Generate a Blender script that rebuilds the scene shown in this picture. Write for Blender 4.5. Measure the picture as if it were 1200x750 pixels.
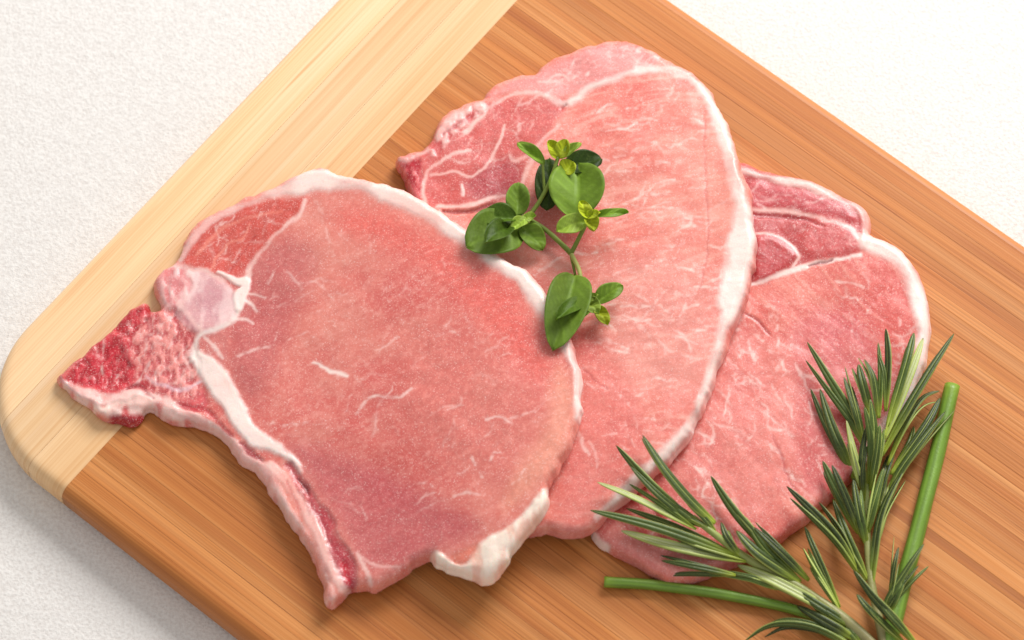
import bpy, math
import numpy as np
from mathutils import Vector

scene = bpy.context.scene
for o in list(bpy.data.objects):
    bpy.data.objects.remove(o)
COL = scene.collection

# ------------------------------------------------------------------ camera, world, lamps, exposure
ZT = 0.0135                      # top of the cutting board above the table
TILT = math.radians(25)
DIST, MMPX = 1.3, 0.0003
LENS = 36 * DIST / (1200 * MMPX)
CAM = np.array([0, -DIST * math.sin(TILT), ZT + DIST * math.cos(TILT)])
cam_d = bpy.data.cameras.new('camera')
cam_d.lens = LENS
cam_d.sensor_width = 36
cam_d.clip_start = 0.05
cam_d.clip_end = 50
cam_d.dof.use_dof = True
cam_d.dof.focus_distance = DIST - 0.005
cam_d.dof.aperture_fstop = 11
cam = bpy.data.objects.new('camera', cam_d)
COL.objects.link(cam)
cam.location = CAM
cam.rotation_euler = (TILT, 0, 0)
scene.camera = cam

world = bpy.data.worlds.new('World')
scene.world = world
world.use_nodes = True
bg = world.node_tree.nodes['Background']
bg.inputs[0].default_value = (1.0, 0.99, 0.98, 1)
bg.inputs[1].default_value = 0.52

def area_lamp(name, loc, target, size, power, color):
    d = bpy.data.lights.new(name, 'AREA')
    d.shape = 'SQUARE'
    d.size = size
    d.energy = power
    d.color = color
    o = bpy.data.objects.new(name, d)
    COL.objects.link(o)
    o.location = loc
    o.rotation_euler = (Vector(target) - Vector(loc)).to_track_quat('-Z', 'Y').to_euler()
    return o
area_lamp('softbox_lamp', (0.62, 1.08, 0.98), (0.0, 0.0, 0.0), 0.72, 29.5, (1.0, 0.985, 0.97))

scene.view_settings.view_transform = 'Standard'
scene.view_settings.look = 'None'
scene.view_settings.exposure = 0.07
scene.view_settings.gamma = 1
scene.view_settings.use_curve_mapping = False
scene.render.engine = 'CYCLES'
scene.render.resolution_x, scene.render.resolution_y = 1024, 640

# ------------------------------------------------------------------ helpers
RNG = np.random.default_rng(7)
ROT = np.array([[1, 0, 0], [0, math.cos(TILT), -math.sin(TILT)], [0, math.sin(TILT), math.cos(TILT)]])

def place(px, py, z):
    """A traced point of the photograph, put at its own height z in the world."""
    px, py, z = np.broadcast_arrays(np.asarray(px, float), np.asarray(py, float), np.asarray(z, float))
    v = np.stack([(px - 600) * 0.03, -(py - 375) * 0.03, np.full(px.shape, -LENS)], -1) @ ROT.T
    k = (z - CAM[2]) / v[..., 2]
    return CAM + v * k[..., None]

def trace_of(x, y, z):
    q = np.stack([x, y, z], -1) - CAM
    q = q @ ROT
    return 600 - q[..., 0] / q[..., 2] * LENS / 0.03, 375 + q[..., 1] / q[..., 2] * LENS / 0.03

def srgb(r, g, b):
    c = np.array([r, g, b]) / 255.0
    return np.where(c <= 0.04045, c / 12.92, ((c + 0.055) / 1.055) ** 2.4)

def smooth(a, b, x):
    t = np.clip((x - a) / (b - a), 0, 1)
    return t * t * (3 - 2 * t)

def vnoise(x, y, seed=0):
    xi, yi = np.floor(x).astype(np.int64), np.floor(y).astype(np.int64)
    fx, fy = x - xi, y - yi
    fx, fy = fx * fx * (3 - 2 * fx), fy * fy * (3 - 2 * fy)
    def h(a, b):
        n = (a * 374761393 + b * 668265263 + seed * 1442695041) & 0xffffffff
        n = ((n ^ (n >> 13)) * 1274126177) & 0xffffffff
        return ((n ^ (n >> 16)) & 0xffff) / 65535.0
    return ((h(xi, yi) * (1 - fx) + h(xi + 1, yi) * fx) * (1 - fy)
            + (h(xi, yi + 1) * (1 - fx) + h(xi + 1, yi + 1) * fx) * fy)

def fbm(x, y, octaves=3, seed=0):
    s, a, t = 0, 1.0, 0
    for k in range(octaves):
        s = s + a * vnoise(x * 2 ** k + 17.3 * k, y * 2 ** k - 9.1 * k, seed + k)
        t += a
        a *= 0.5
    return s / t                  # 0..1

def curve(pts, n=4, closed=False):
    """Catmull-Rom through the points (any number of columns)."""
    p = np.asarray(pts, float)
    m = len(p)
    out = []
    for i in range(m if closed else m - 1):
        if closed:
            a, b, c, d = p[(i - 1) % m], p[i], p[(i + 1) % m], p[(i + 2) % m]
        else:
            a, b, c, d = p[max(i - 1, 0)], p[i], p[i + 1], p[min(i + 2, m - 1)]
        for k in range(n):
            t = k / n
            out.append(0.5 * (2 * b + (c - a) * t + (2 * a - 5 * b + 4 * c - d) * t * t + (3 * b - a - 3 * c + d) * t ** 3))
    if not closed:
        out.append(p[-1])
    return np.array(out)

def seg_dist(X, Y, pts, closed=False):
    """Distance of each X, Y to a polyline; also the index position of the nearest point."""
    best = np.full(X.shape, 1e9)
    pos = np.zeros(X.shape)
    m = len(pts)
    for i in range(m if closed else m - 1):
        ax, ay = pts[i][:2]
        bx, by = pts[(i + 1) % m][:2]
        dx, dy = bx - ax, by - ay
        L = dx * dx + dy * dy + 1e-18
        t = np.clip(((X - ax) * dx + (Y - ay) * dy) / L, 0, 1)
        d = (X - ax - t * dx) ** 2 + (Y - ay - t * dy) ** 2
        w = d < best
        best = np.where(w, d, best)
        pos = np.where(w, i + t, pos)
    return np.sqrt(best), pos

def inside(X, Y, pts):
    r = np.zeros(X.shape, bool)
    m = len(pts)
    for i in range(m):
        ax, ay = pts[i][:2]
        bx, by = pts[(i + 1) % m][:2]
        if ay == by:
            continue
        r ^= ((ay > Y) != (by > Y)) & (X < (bx - ax) * (Y - ay) / (by - ay) + ax)
    return r

def sdf(X, Y, poly):
    d, _ = seg_dist(X, Y, poly, True)
    return np.where(inside(X, Y, poly), d, -d)

def build_mesh(name, verts, faces, mat, parent=None, colors=None, smooth_shade=True, extra=None, normals=None):
    me = bpy.data.meshes.new(name)
    verts = np.asarray(verts, np.float32)
    if isinstance(faces, np.ndarray):
        nf, k = faces.shape
        me.vertices.add(len(verts))
        me.vertices.foreach_set('co', verts.ravel())
        me.loops.add(nf * k)
        me.loops.foreach_set('vertex_index', faces.astype(np.int32).ravel())
        me.polygons.add(nf)
        me.polygons.foreach_set('loop_start', np.arange(0, nf * k, k, dtype=np.int32))
        me.update(calc_edges=True)
    else:
        me.from_pydata([tuple(map(float, v)) for v in verts], [], [tuple(map(int, f)) for f in faces])
        me.update()
    if colors is not None:
        a = me.color_attributes.new('tint', 'FLOAT_COLOR', 'POINT')
        c = np.ones((len(verts), 4), np.float32)
        c[:, :3] = colors
        a.data.foreach_set('color', c.ravel())
    if extra is not None:
        a = me.attributes.new('wet', 'FLOAT', 'POINT')
        a.data.foreach_set('value', np.asarray(extra, np.float32))
    me.polygons.foreach_set('use_smooth', np.full(len(me.polygons), smooth_shade))
    if normals is not None:
        me.normals_split_custom_set_from_vertices([tuple(n) for n in normals])
    me.materials.append(mat)
    o = bpy.data.objects.new(name, me)
    COL.objects.link(o)
    if parent is not None:
        o.parent = parent
    return o

def tag(o, label, cat, group=None):
    o['label'] = label
    o['category'] = cat
    if group:
        o['group'] = group
    return o

def thing(name, label, cat, loc=(0, 0, 0), rz=0, group=None):
    o = bpy.data.objects.new(name, None)
    COL.objects.link(o)
    o.location = loc
    o.rotation_euler = (0, 0, rz)
    o.empty_display_size = 0.01
    return tag(o, label, cat, group)

# ------------------------------------------------------------------ materials
class Nodes:
    def __init__(self, name):
        self.m = bpy.data.materials.new(name)
        self.m.use_nodes = True
        self.t = self.m.node_tree
        self.b = self.t.nodes['Principled BSDF']
    def new(self, kind, **kw):
        n = self.t.nodes.new(kind)
        for k, v in kw.items():
            setattr(n, k, v)
        return n
    def link(self, a, b):
        self.t.links.new(a, b)
    def math(self, op, a, b=None, c=None):
        n = self.new('ShaderNodeMath', operation=op)
        for i, v in enumerate((a, b, c)):
            if v is None:
                continue
            if isinstance(v, (int, float)):
                n.inputs[i].default_value = v
            else:
                self.link(v, n.inputs[i])
        return n.outputs[0]
    def noise(self, vec, scale, detail=3, rough=0.55, dist=0.0):
        n = self.new('ShaderNodeTexNoise')
        n.inputs['Scale'].default_value = scale
        n.inputs['Detail'].default_value = detail
        n.inputs['Roughness'].default_value = rough
        n.inputs['Distortion'].default_value = dist
        self.link(vec, n.inputs['Vector'])
        return n.outputs['Fac']
    def ramp(self, fac, stops):
        n = self.new('ShaderNodeValToRGB')
        e = n.color_ramp.elements
        while len(e) < len(stops):
            e.new(0.5)
        for i, (p, c) in enumerate(stops):
            e[i].position = p
            e[i].color = (*c, 1)
        self.link(fac, n.inputs[0])
        return n.outputs[0]
    def mix(self, a, b, fac, blend='MIX'):
        n = self.new('ShaderNodeMix', data_type='RGBA', blend_type=blend)
        for sock, v in ((n.inputs[0], fac), (n.inputs[6], a), (n.inputs[7], b)):
            if isinstance(v, (int, float)):
                sock.default_value = v
            elif isinstance(v, (tuple, list, np.ndarray)):
                sock.default_value = (*[float(q) for q in v], 1)
            else:
                self.link(v, sock)
        return n.outputs[2]
    def bump(self, height, strength, distance, prev=None):
        n = self.new('ShaderNodeBump')
        n.inputs['Strength'].default_value = strength
        n.inputs['Distance'].default_value = distance
        self.link(height, n.inputs['Height'])
        if prev is not None:
            self.link(prev, n.inputs['Normal'])
        return n.outputs[0]

def mat_table():
    N = Nodes('white_plaster_cloth')
    co = N.new('ShaderNodeTexCoord').outputs['Object']
    n1 = N.noise(co, 850, 3, 0.6)
    n2 = N.noise(co, 120, 3, 0.5)
    n3 = N.noise(co, 7, 2, 0.5)
    col = N.ramp(n1, [(0.3, srgb(214, 207, 201)), (0.62, srgb(235, 231, 226))])
    col = N.mix(col, srgb(218, 213, 209), N.math('MULTIPLY', N.math('GREATER_THAN', n2, 0.66), 0.25))
    col = N.mix(col, srgb(222, 217, 213), N.math('MULTIPLY', n3, 0.35))
    N.link(col, N.b.inputs['Base Color'])
    N.b.inputs['Roughness'].default_value = 0.85
    b = N.bump(n1, 0.5, 0.0007)
    b = N.bump(n2, 0.25, 0.001, b)
    N.link(b, N.b.inputs['Normal'])
    return N.m

def mat_wood(name, dark, mid, light, line, along_x=True, gloss=0.42):
    N = Nodes(name)
    co = N.new('ShaderNodeTexCoord').outputs['Object']
    inf = N.new('ShaderNodeObjectInfo').outputs['Random']
    sep = N.new('ShaderNodeSeparateXYZ')
    N.link(co, sep.inputs[0])
    g, c = (sep.outputs[0], sep.outputs[1]) if along_x else (sep.outputs[1], sep.outputs[0])
    def vec(ku, kv):
        n = N.new('ShaderNodeCombineXYZ')
        N.link(N.math('ADD', N.math('MULTIPLY', g, ku), N.math('MULTIPLY', inf, 31.0)), n.inputs[0])
        N.link(N.math('MULTIPLY', c, kv), n.inputs[1])
        N.link(N.math('MULTIPLY', inf, 57.0), n.inputs[2])
        return n.outputs[0]
    broad = N.noise(vec(4, 210), 1, 3, 0.55, 0.15)
    fibre = N.noise(vec(9, 1500), 1, 4, 0.6, 0.15)
    streak = N.noise(vec(13, 620), 1, 2, 0.5, 0.3)
    patch = N.noise(vec(7, 9), 1, 3, 0.5)
    col = N.ramp(broad, [(0.2, dark), (0.5, mid), (0.8, light)])
    col = N.mix(col, line, N.math('MULTIPLY', N.math('SUBTRACT', 1.0, N.ramp(fibre, [(0.34, (0, 0, 0)), (0.56, (1, 1, 1))])), 0.42))
    col = N.mix(col, line, N.math('MULTIPLY', N.ramp(streak, [(0.64, (0, 0, 0)), (0.74, (1, 1, 1))]), 0.55))
    col = N.mix(col, light, N.math('MULTIPLY', N.ramp(patch, [(0.45, (0, 0, 0)), (0.7, (1, 1, 1))]), 0.3))
    col = N.mix(col, dark, N.math('MULTIPLY', N.ramp(N.noise(vec(4, 5), 1, 2, 0.5), [(0.35, (1, 1, 1)), (0.55, (0, 0, 0))]), 0.4))
    tone = N.math('ADD', 0.9, N.math('MULTIPLY', inf, 0.2))
    tn = N.new('ShaderNodeCombineXYZ')
    for i in range(3):
        N.link(tone, tn.inputs[i])
    col = N.mix(col, tn.outputs[0], 1.0, 'MULTIPLY')
    N.link(col, N.b.inputs['Base Color'])
    N.link(N.math('ADD', gloss - 0.08, N.math('MULTIPLY', fibre, 0.2)), N.b.inputs['Roughness'])
    N.b.inputs['Specular IOR Level'].default_value = 0.26
    N.link(N.bump(fibre, 0.25, 0.0004), N.b.inputs['Normal'])
    return N.m

def mat_meat():
    N = Nodes('raw_meat')
    at = N.new('ShaderNodeVertexColor', layer_name='tint').outputs[0]
    wet = N.new('ShaderNodeAttribute', attribute_name='wet').outputs['Fac']
    co = N.new('ShaderNodeTexCoord').outputs['Object']
    g1 = N.noise(co, 2600, 2, 0.6)
    g2 = N.noise(co, 1000, 3, 0.65)
    g3 = N.noise(co, 150, 2, 0.5)
    col = N.mix(at, N.mix(at, srgb(255, 226, 214), 0.5), N.math('MULTIPLY', N.ramp(g2, [(0.5, (0, 0, 0)), (0.75, (1, 1, 1))]), 0.3))
    col = N.mix(col, N.mix(at, srgb(150, 40, 40), 0.5), N.math('MULTIPLY', N.ramp(g2, [(0.25, (1, 1, 1)), (0.45, (0, 0, 0))]), 0.28))
    glint_dots = N.noise(co, 1900, 1, 0.5)  # tiny wet glints painted into the meat colour as pale dots
    col = N.mix(col, N.mix(at, srgb(255, 240, 232), 0.7), N.math('MULTIPLY', N.ramp(glint_dots, [(0.58, (0, 0, 0)), (0.74, (1, 1, 1))]), N.math('MULTIPLY', g3, 0.85)))
    N.link(col, N.b.inputs['Base Color'])
    rg = N.math('ADD', N.math('MULTIPLY', wet, -0.22), 0.46)
    N.link(N.math('ADD', rg, N.math('MULTIPLY', N.math('SUBTRACT', g3, 0.5), 0.25)), N.b.inputs['Roughness'])
    N.b.inputs['Specular IOR Level'].default_value = 0.36
    N.b.inputs['Subsurface Weight'].default_value = 0.4
    N.b.inputs['Subsurface Radius'].default_value = (1.0, 0.4, 0.3)
    N.b.inputs['Subsurface Scale'].default_value = 0.0022
    N.b.inputs['Coat Weight'].default_value = 0.3
    N.b.inputs['Coat Roughness'].default_value = 0.13
    cb = N.bump(N.noise(co, 1100, 3, 0.6), 0.55, 0.0005)
    cb = N.bump(N.noise(co, 210, 2, 0.5), 0.3, 0.0012, cb)
    N.link(cb, N.b.inputs['Coat Normal'])
    b = N.bump(g1, 0.2, 0.0002)
    b = N.bump(g2, 0.22, 0.0003, b)
    N.link(b, N.b.inputs['Normal'])
    return N.m

def mat_leaf(name, rough, spec, transl=0.0, grain=900, amount=0.25):
    N = Nodes(name)
    at = N.new('ShaderNodeVertexColor', layer_name='tint').outputs[0]
    co = N.new('ShaderNodeTexCoord').outputs['Object']
    n = N.noise(co, grain, 3, 0.6)
    n2 = N.noise(co, 160, 2, 0.5)
    col = N.mix(at, N.mix(at, (0.0, 0.01, 0.0), 0.45), N.math('MULTIPLY', N.ramp(n2, [(0.35, (1, 1, 1)), (0.6, (0, 0, 0))]), amount * 1.6))
    col = N.mix(col, N.mix(at, srgb(190, 205, 120), 0.4), N.math('MULTIPLY', N.ramp(n, [(0.5, (0, 0, 0)), (0.75, (1, 1, 1))]), amount))
    N.link(col, N.b.inputs['Base Color'])
    N.b.inputs['Roughness'].default_value = rough
    N.b.inputs['Specular IOR Level'].default_value = spec
    N.link(N.bump(n, 0.3, 0.0004), N.b.inputs['Normal'])
    if transl:
        tr = N.new('ShaderNodeBsdfTranslucent')
        N.link(col, tr.inputs[0])
        mx = N.new('ShaderNodeMixShader')
        mx.inputs[0].default_value = transl
        N.link(N.b.outputs[0], mx.inputs[1])
        N.link(tr.outputs[0], mx.inputs[2])
        N.link(mx.outputs[0], N.t.nodes['Material Output'].inputs[0])
    return N.m

M_TABLE = mat_table()
M_BAMBOO = mat_wood('amber_bamboo', srgb(174, 98, 44), srgb(200, 127, 65), srgb(221, 157, 97), srgb(134, 66, 28))
M_MAPLE_V = mat_wood('pale_end_grain', srgb(228, 178, 124), srgb(238, 198, 150), srgb(245, 214, 176), srgb(206, 148, 92), along_x=False, gloss=0.5)
M_MEAT = mat_meat()
M_LEAF = mat_leaf('soft_herb_leaf', 0.5, 0.3, 0.32)
M_NEEDLE = mat_leaf('rosemary_needle', 0.4, 0.4, 0.0, 1400, 0.2)
M_STALK = mat_leaf('chive_skin', 0.4, 0.5, 0.12, 1200, 0.15)

# ------------------------------------------------------------------ table
def grid_faces(nu, nv):
    i = np.arange((nu - 1) * (nv - 1))
    a = (i // (nv - 1)) * nv + i % (nv - 1)
    return np.stack([a, a + nv, a + nv + 1, a + 1], -1)
tx, ty = np.meshgrid(np.linspace(-0.9, 0.9, 61), np.linspace(-0.8, 0.9, 61), indexing='ij')
tz = (fbm(tx * 9, ty * 9, 2, 3) - 0.5) * 0.0012 - 0.0007
table = build_mesh('table_surface', np.stack([tx, ty, tz], -1).reshape(-1, 3), grid_faces(61, 61), M_TABLE)
table['kind'] = 'structure'
table['label'] = 'off-white finely textured table surface under the board'

# ------------------------------------------------------------------ cutting board (u along the bamboo, v across it)
BA = math.radians(-38.9)
BU = np.array([math.cos(BA), math.sin(BA)])
BV = np.array([-math.sin(BA), math.cos(BA)])
def board_uv(px, py, z):
    w = place(px, py, z)[:2]
    return w @ BU, w @ BV
U0 = np.mean([board_uv(x, y, ZT - 0.004)[0] for x, y in ((60, 364), (225, 182), (390, 0))])
UB = np.mean([board_uv(x, y, ZT)[0] for x, y in ((85, 563), (345, 283), (605, 0))])
V1 = np.mean([board_uv(x, y, ZT - 0.004)[1] for x, y in ((780, 0), (990, 145), (1200, 290))])
V0 = np.mean([board_uv(x, y, 0.004)[1] for x, y in ((73, 582), (170, 665), (270, 748))])
BLEN, BWID, BR, BEND = 0.49, V1 - V0, 0.040, UB - U0
print('board width', BWID, 'end', BEND)
org = BU * U0 + BV * V0
board = thing('cutting_board', 'wooden cutting board of amber bamboo with a pale end strip under the meat', 'cutting board', (org[0], org[1], 0), BA)

def rect_d(u, v):
    qx = np.abs(u - BLEN / 2) - (BLEN / 2 - BR)
    qy = np.abs(v - BWID / 2) - (BWID / 2 - BR)
    return -(np.hypot(np.maximum(qx, 0), np.maximum(qy, 0)) + np.minimum(np.maximum(qx, qy), 0) - BR)

def spaced(a, b, fine_a, fine_b, step):
    off = np.array([0, .15, .4, .8, 1.4, 2.2, 3.2, 4.4, 6, 8, 10, 12.5]) / 1000
    pts = [a, b]
    if fine_a:
        pts += [a + q for q in off if a + q < b]
    if fine_b:
        pts += [b - q for q in off if b - q > a]
    lo, hi = (a + 0.0125 if fine_a else a), (b - 0.0125 if fine_b else b)
    if hi > lo:
        pts += list(np.linspace(lo, hi, max(2, int((hi - lo) / step) + 1)))
    p = np.unique(np.round(pts, 6))
    return p

def stave(name, across, along, swap, mat):
    """One glued stave; 'across' its narrow range, 'along' its long range; swap = runs along v."""
    gap = 0.00004
    a0, a1 = across[0] + gap, across[1] - gap
    lim = BLEN if swap else BWID
    A = spaced(a0, a1, across[0] <= 0, across[1] >= lim - 1e-6, 0.0016)
    lo, hi = along
    fa, fb = lo <= 0, hi >= (BWID if swap else BLEN) - 1e-6
    B = spaced(lo, hi, fa, fb, 0.012)
    s = (B - lo) / (hi - lo)
    AA, SS = np.meshgrid(A, s, indexing='ij')
    c = np.clip(np.where(AA < BR, BR - AA, np.where(AA > lim - BR, AA - (lim - BR), 0)), 0, BR)
    cut = BR - np.sqrt(np.maximum(BR * BR - c * c, 0))
    L = lo + (cut if fa else 0)
    H = hi - (cut if fb else 0)
    Bm = B[None, :] + 0 * AA
    if fa:
        Bm = np.maximum(Bm, lo) + np.where(Bm < lo + 0.06, cut * (1 - (Bm - lo) / 0.06).clip(0, 1), 0)
    if fb:
        Bm = Bm - np.where(Bm > hi - 0.06, cut * (1 - (hi - Bm) / 0.06).clip(0, 1), 0)
    U, V = (AA, Bm) if swap else (Bm, AA)
    d = np.maximum(rect_d(U, V), 0)
    rh, rv, rb = 0.0045, 0.0048, 0.003
    t = np.clip(1 - d / rh, 0, 1)
    zt = ZT - rv * (1 - np.sqrt(np.maximum(1 - t ** 2.2, 0)))
    t = np.clip(1 - d / rb, 0, 1)
    zb = 0.0004 + rb * (1 - np.sqrt(np.maximum(1 - t * t, 0)))
    nu, nv = U.shape
    top = np.stack([U, V, zt], -1).reshape(-1, 3)
    bot = np.stack([U, V, zb], -1).reshape(-1, 3)
    n = len(top)
    f = grid_faces(nu, nv)
    if swap:
        f = f[:, ::-1]
    idx = np.arange(n).reshape(nu, nv)
    ring = np.concatenate([idx[:, 0], idx[-1, 1:], idx[-2::-1, -1], idx[0, -2:0:-1]])
    r2 = np.roll(ring, -1)
    side = np.stack([ring, ring + n, r2 + n, r2], -1)
    if swap:
        side = side[:, ::-1]
    # keep crisp edges between staves: side walls get their own vertices
    k = len(ring)
    sv = np.concatenate([top[ring], bot[ring]])
    j = np.arange(k)
    sf = np.stack([2 * n + j, 2 * n + k + j, 2 * n + k + (j + 1) % k, 2 * n + (j + 1) % k], -1)
    if swap:
        sf = sf[:, ::-1]
    verts = np.concatenate([top, bot, sv])
    faces = np.concatenate([f, f[:, ::-1] + n, sf])
    return build_mesh(name, verts, faces, mat, board)

nst = 58
edges = np.linspace(0, BWID, nst + 1)
edges[1:-1] += RNG.uniform(-0.0012, 0.0012, nst - 1)
for i in range(nst):
    stave('bamboo_stave', (edges[i], edges[i + 1]), (BEND, BLEN - BEND), False, M_BAMBOO)
for a, b in ((0, 0.36), (0.36, 0.70), (0.70, 1.0)):
    stave('end_stave', (BEND * a, BEND * b), (0, BWID), True, M_MAPLE_V)
    stave('end_stave', (BLEN - BEND * b, BLEN - BEND * a), (0, BWID), True, M_MAPLE_V)

# ------------------------------------------------------------------ height raster: what lies under the next thing
CX = np.arange(-0.24, 0.2401, 0.002)
CY = np.arange(-0.22, 0.2001, 0.002)
GX, GY = np.meshgrid(CX, CY, indexing='ij')
SURF = np.full(GX.shape, ZT)

def sample(R, x, y):
    fx = np.clip((x - CX[0]) / 0.002, 0, len(CX) - 1.001)
    fy = np.clip((y - CY[0]) / 0.002, 0, len(CY) - 1.001)
    i, j = fx.astype(int), fy.astype(int)
    fx, fy = fx - i, fy - j
    return (R[i, j] * (1 - fx) + R[i + 1, j] * fx) * (1 - fy) + (R[i, j + 1] * (1 - fx) + R[i + 1, j + 1] * fx) * fy

def blur(R, cells):
    k = np.exp(-0.5 * (np.arange(-3 * cells, 3 * cells + 1) / cells) ** 2)
    k /= k.sum()
    h = len(k) // 2
    P_ = np.pad(R, h, mode='edge')
    P_ = np.apply_along_axis(lambda v: np.convolve(v, k, 'valid'), 0, P_)
    return np.apply_along_axis(lambda v: np.convolve(v, k, 'valid'), 1, P_)

def drape(R, reach):
    out = R.copy()
    for i in range(-reach, reach + 1):
        for j in range(-reach, reach + 1):
            if i * i + j * j <= reach * reach:
                out = np.maximum(out, np.roll(np.roll(R, i, 0), j, 1))
    return blur(np.maximum(blur(out, max(2, int(reach * 0.8))), R), 1)

def profile(d, T, re):
    t = np.clip(1 - d / re, 0, 1)
    return T * (0.56 + 0.44 * np.sqrt(np.maximum(1 - t * t, 0)))

# ------------------------------------------------------------------ pork chops
FAT = srgb(248, 228, 219)
PFAT = srgb(245, 206, 196)
MEMB = srgb(241, 192, 184)
DEEP = srgb(150, 28, 38)

def make_chop(name, label, outline, T, base_cols, patches, strokes, streaks, part_masks, seed, reach, re=0.0032, fibre=None, fib_amt=1.0, rough_edge=0.0004, thin=None, sponge=()):
    global SURF
    base = drape(SURF, reach) if reach else SURF.copy()
    ol = curve(outline, 3, True)
    def thick(x):
        return T * (1 if thin is None else thin[2] + (1 - thin[2]) * smooth(thin[0], thin[1], x))
    z = np.full(len(ol), ZT + 0.01)
    for _ in range(3):
        w = place(ol[:, 0], ol[:, 1], z)
        z = sample(base, w[:, 0], w[:, 1]) + 0.5 * thick(w[:, 0])
    poly = place(ol[:, 0], ol[:, 1], z)[:, :2]
    # coarse top for whatever lies on it
    dc = sdf(GX, GY, poly)
    top_c = np.where(dc > 0, base + profile(np.maximum(dc, 0), thick(GX), re), 0)
    SURF_new = np.maximum(SURF, top_c + 0.0004 * (dc > 0))
    # fine grid
    h = 0.00045
    x0, y0 = poly.min(0) - 0.003
    x1, y1 = poly.max(0) + 0.003
    xs, ys = np.arange(x0, x1, h), np.arange(y0, y1, h)
    X, Y = np.meshgrid(xs, ys, indexing='ij')
    D = sdf(X, Y, poly)
    near = smooth(0.012, 0.0, np.abs(D))
    D = D + near * ((fbm(X * 160, Y * 160, 3, seed) - 0.5) * 4 * rough_edge)
    gx, gy = np.gradient(D, h)
    gl = np.sqrt(gx * gx + gy * gy) + 1e-9
    gx, gy = gx / gl, gy / gl
    ins = D > 0
    cell = ins[:-1, :-1] | ins[1:, :-1] | ins[:-1, 1:] | ins[1:, 1:]
    # snap outside corners on to the outline
    push = np.where(D < 0, -D, 0).clip(0, 1.5 * h)
    X = X + gx * push
    Y = Y + gy * push
    Dm = np.maximum(D, 0)
    base_f = sample(base, X, Y)
    Z = base_f + profile(Dm, thick(X), re)
    Z += ((fbm(X * 45, Y * 45, 3, seed + 5) - 0.5) * 0.0020 + (fbm(X * 300, Y * 300, 3, seed + 9) - 0.5) * 0.00014) * smooth(0, 0.004, Dm)
    # where every vertex falls on the traced markings
    Uq, Vq = trace_of(X, Y, Z)
    Uw = Uq + (fbm(X * 240, Y * 240, 3, seed + 11) - 0.5) * 6
    Vw = Vq + (fbm(X * 240, Y * 240, 3, seed + 21) - 0.5) * 6
    n1 = fbm(X * 30, Y * 30, 3, seed + 31)
    n2 = fbm(X * 110, Y * 110, 3, seed + 41)
    n4 = fbm(X * 70, Y * 70, 2, seed + 45)
    n3 = fbm(X * 700, Y * 700, 2, seed + 51)
    a, b, c = base_cols
    t = smooth(0.3, 0.7, 0.65 * n1 + 0.35 * n2)[..., None]
    col = a * (1 - t) + b * t
    t = (smooth(0.5, 0.8, n3) * 0.26)[..., None]
    col = col * (1 - t) + c * t
    if fibre is not None:
        an = math.radians(fibre)
        wx = X + (fbm(X * 40, Y * 40, 2, seed + 61) - 0.5) * 0.012
        wy = Y + (fbm(X * 40, Y * 40, 2, seed + 62) - 0.5) * 0.012
        fa_, fc_ = wx * math.cos(an) + wy * math.sin(an), -wx * math.sin(an) + wy * math.cos(an)
        fg = fbm(fa_ * 90, fc_ * 700, 3, seed + 63)
        k = (smooth(0.52, 0.8, fg) * 0.5 * fib_amt)[..., None]
        col = col * (1 - k) + c * k
        k = (smooth(0.46, 0.25, fg) * 0.3 * fib_amt)[..., None]
        col = col * (1 - k) + a * 0.85 * k
        Z += (fg - 0.5) * 0.0001 * smooth(0, 0.004, Dm)
    label_map = np.zeros(X.shape, int)
    for pts, colr, soft, amt, dz in patches:
        p = curve(pts, 4, True)
        m = smooth(-soft, soft, sdf(Uw, Vw, p)) * amt
        col = col * (1 - m[..., None]) + colr * (0.86 + 0.28 * n3[..., None]) * m[..., None]
        Z += dz * m
    for pts, ca, cb, freq, th, rel in sponge:
        m = smooth(-3, 3, sdf(Uw, Vw, curve(pts, 4, True)))
        q = fbm(X * freq * 1.5, Y * freq * 0.75, 3, seed + 91)
        k = smooth(th - 0.1, th + 0.1, q)[..., None]
        mm = m[..., None] * 0.8
        col = col * (1 - mm) + (col * 0.2 + 0.8 * (ca * (1 - k) + cb * k)) * mm
        Z += (q - 0.5) * rel * m
    masks = {}
    def stroke(pts, colr, soft, amt, dz, broken=0.0):
        nonlocal col, Z
        p = np.asarray(pts, float)
        if dz == 0.0001:
            dz, soft, broken, amt = 0.0, soft + 0.7, max(broken, 0.46), amt * 0.72
            p = p * np.array([1, 1, 0.5])
        if dz > 0 and p[:, 2].max() <= 5:
            dz, soft = 0.0, soft + 0.4
            p = p * np.array([1, 1, 0.85])
        if len(p) > 2:
            p = curve(p, 4)
        wmax = p[:, 2].max() + soft + 8
        sel = (Uw > p[:, 0].min() - wmax) & (Uw < p[:, 0].max() + wmax) & (Vw > p[:, 1].min() - wmax) & (Vw < p[:, 1].max() + wmax)
        if not sel.any():
            return None
        uu, vv = Uw[sel], Vw[sel]
        d, pos = seg_dist(uu, vv, p)
        wd = np.interp(pos, np.arange(len(p)), p[:, 2]) * (0.2 + 0.5 * n2[sel] + 1.1 * n4[sel])
        m = smooth(wd + soft, np.maximum(wd - soft, -0.01), d) * amt * (0.68 + 0.32 * smooth(0.25, 0.5, n4[sel]))
        if broken:
            m = m * smooth(broken - 0.15, broken + 0.15, n2[sel] * 0.5 + n3[sel] * 0.5)
        cs = col[sel]
        drift = 1.0 if p[:, 2].max() > 5 else 0.3
        col[sel] = cs * (1 - m[:, None]) + (colr * (0.93 + 0.14 * n2[sel][:, None]) * (1 - drift * np.array([0.0, 0.2, 0.21]) * smooth(0.45, 0.75, n2[sel] * 0.5 + n1[sel] * 0.5)[:, None])) * m[:, None]
        zz = Z[sel]
        Z[sel] = zz + dz * m
        full = np.zeros(X.shape)
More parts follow.
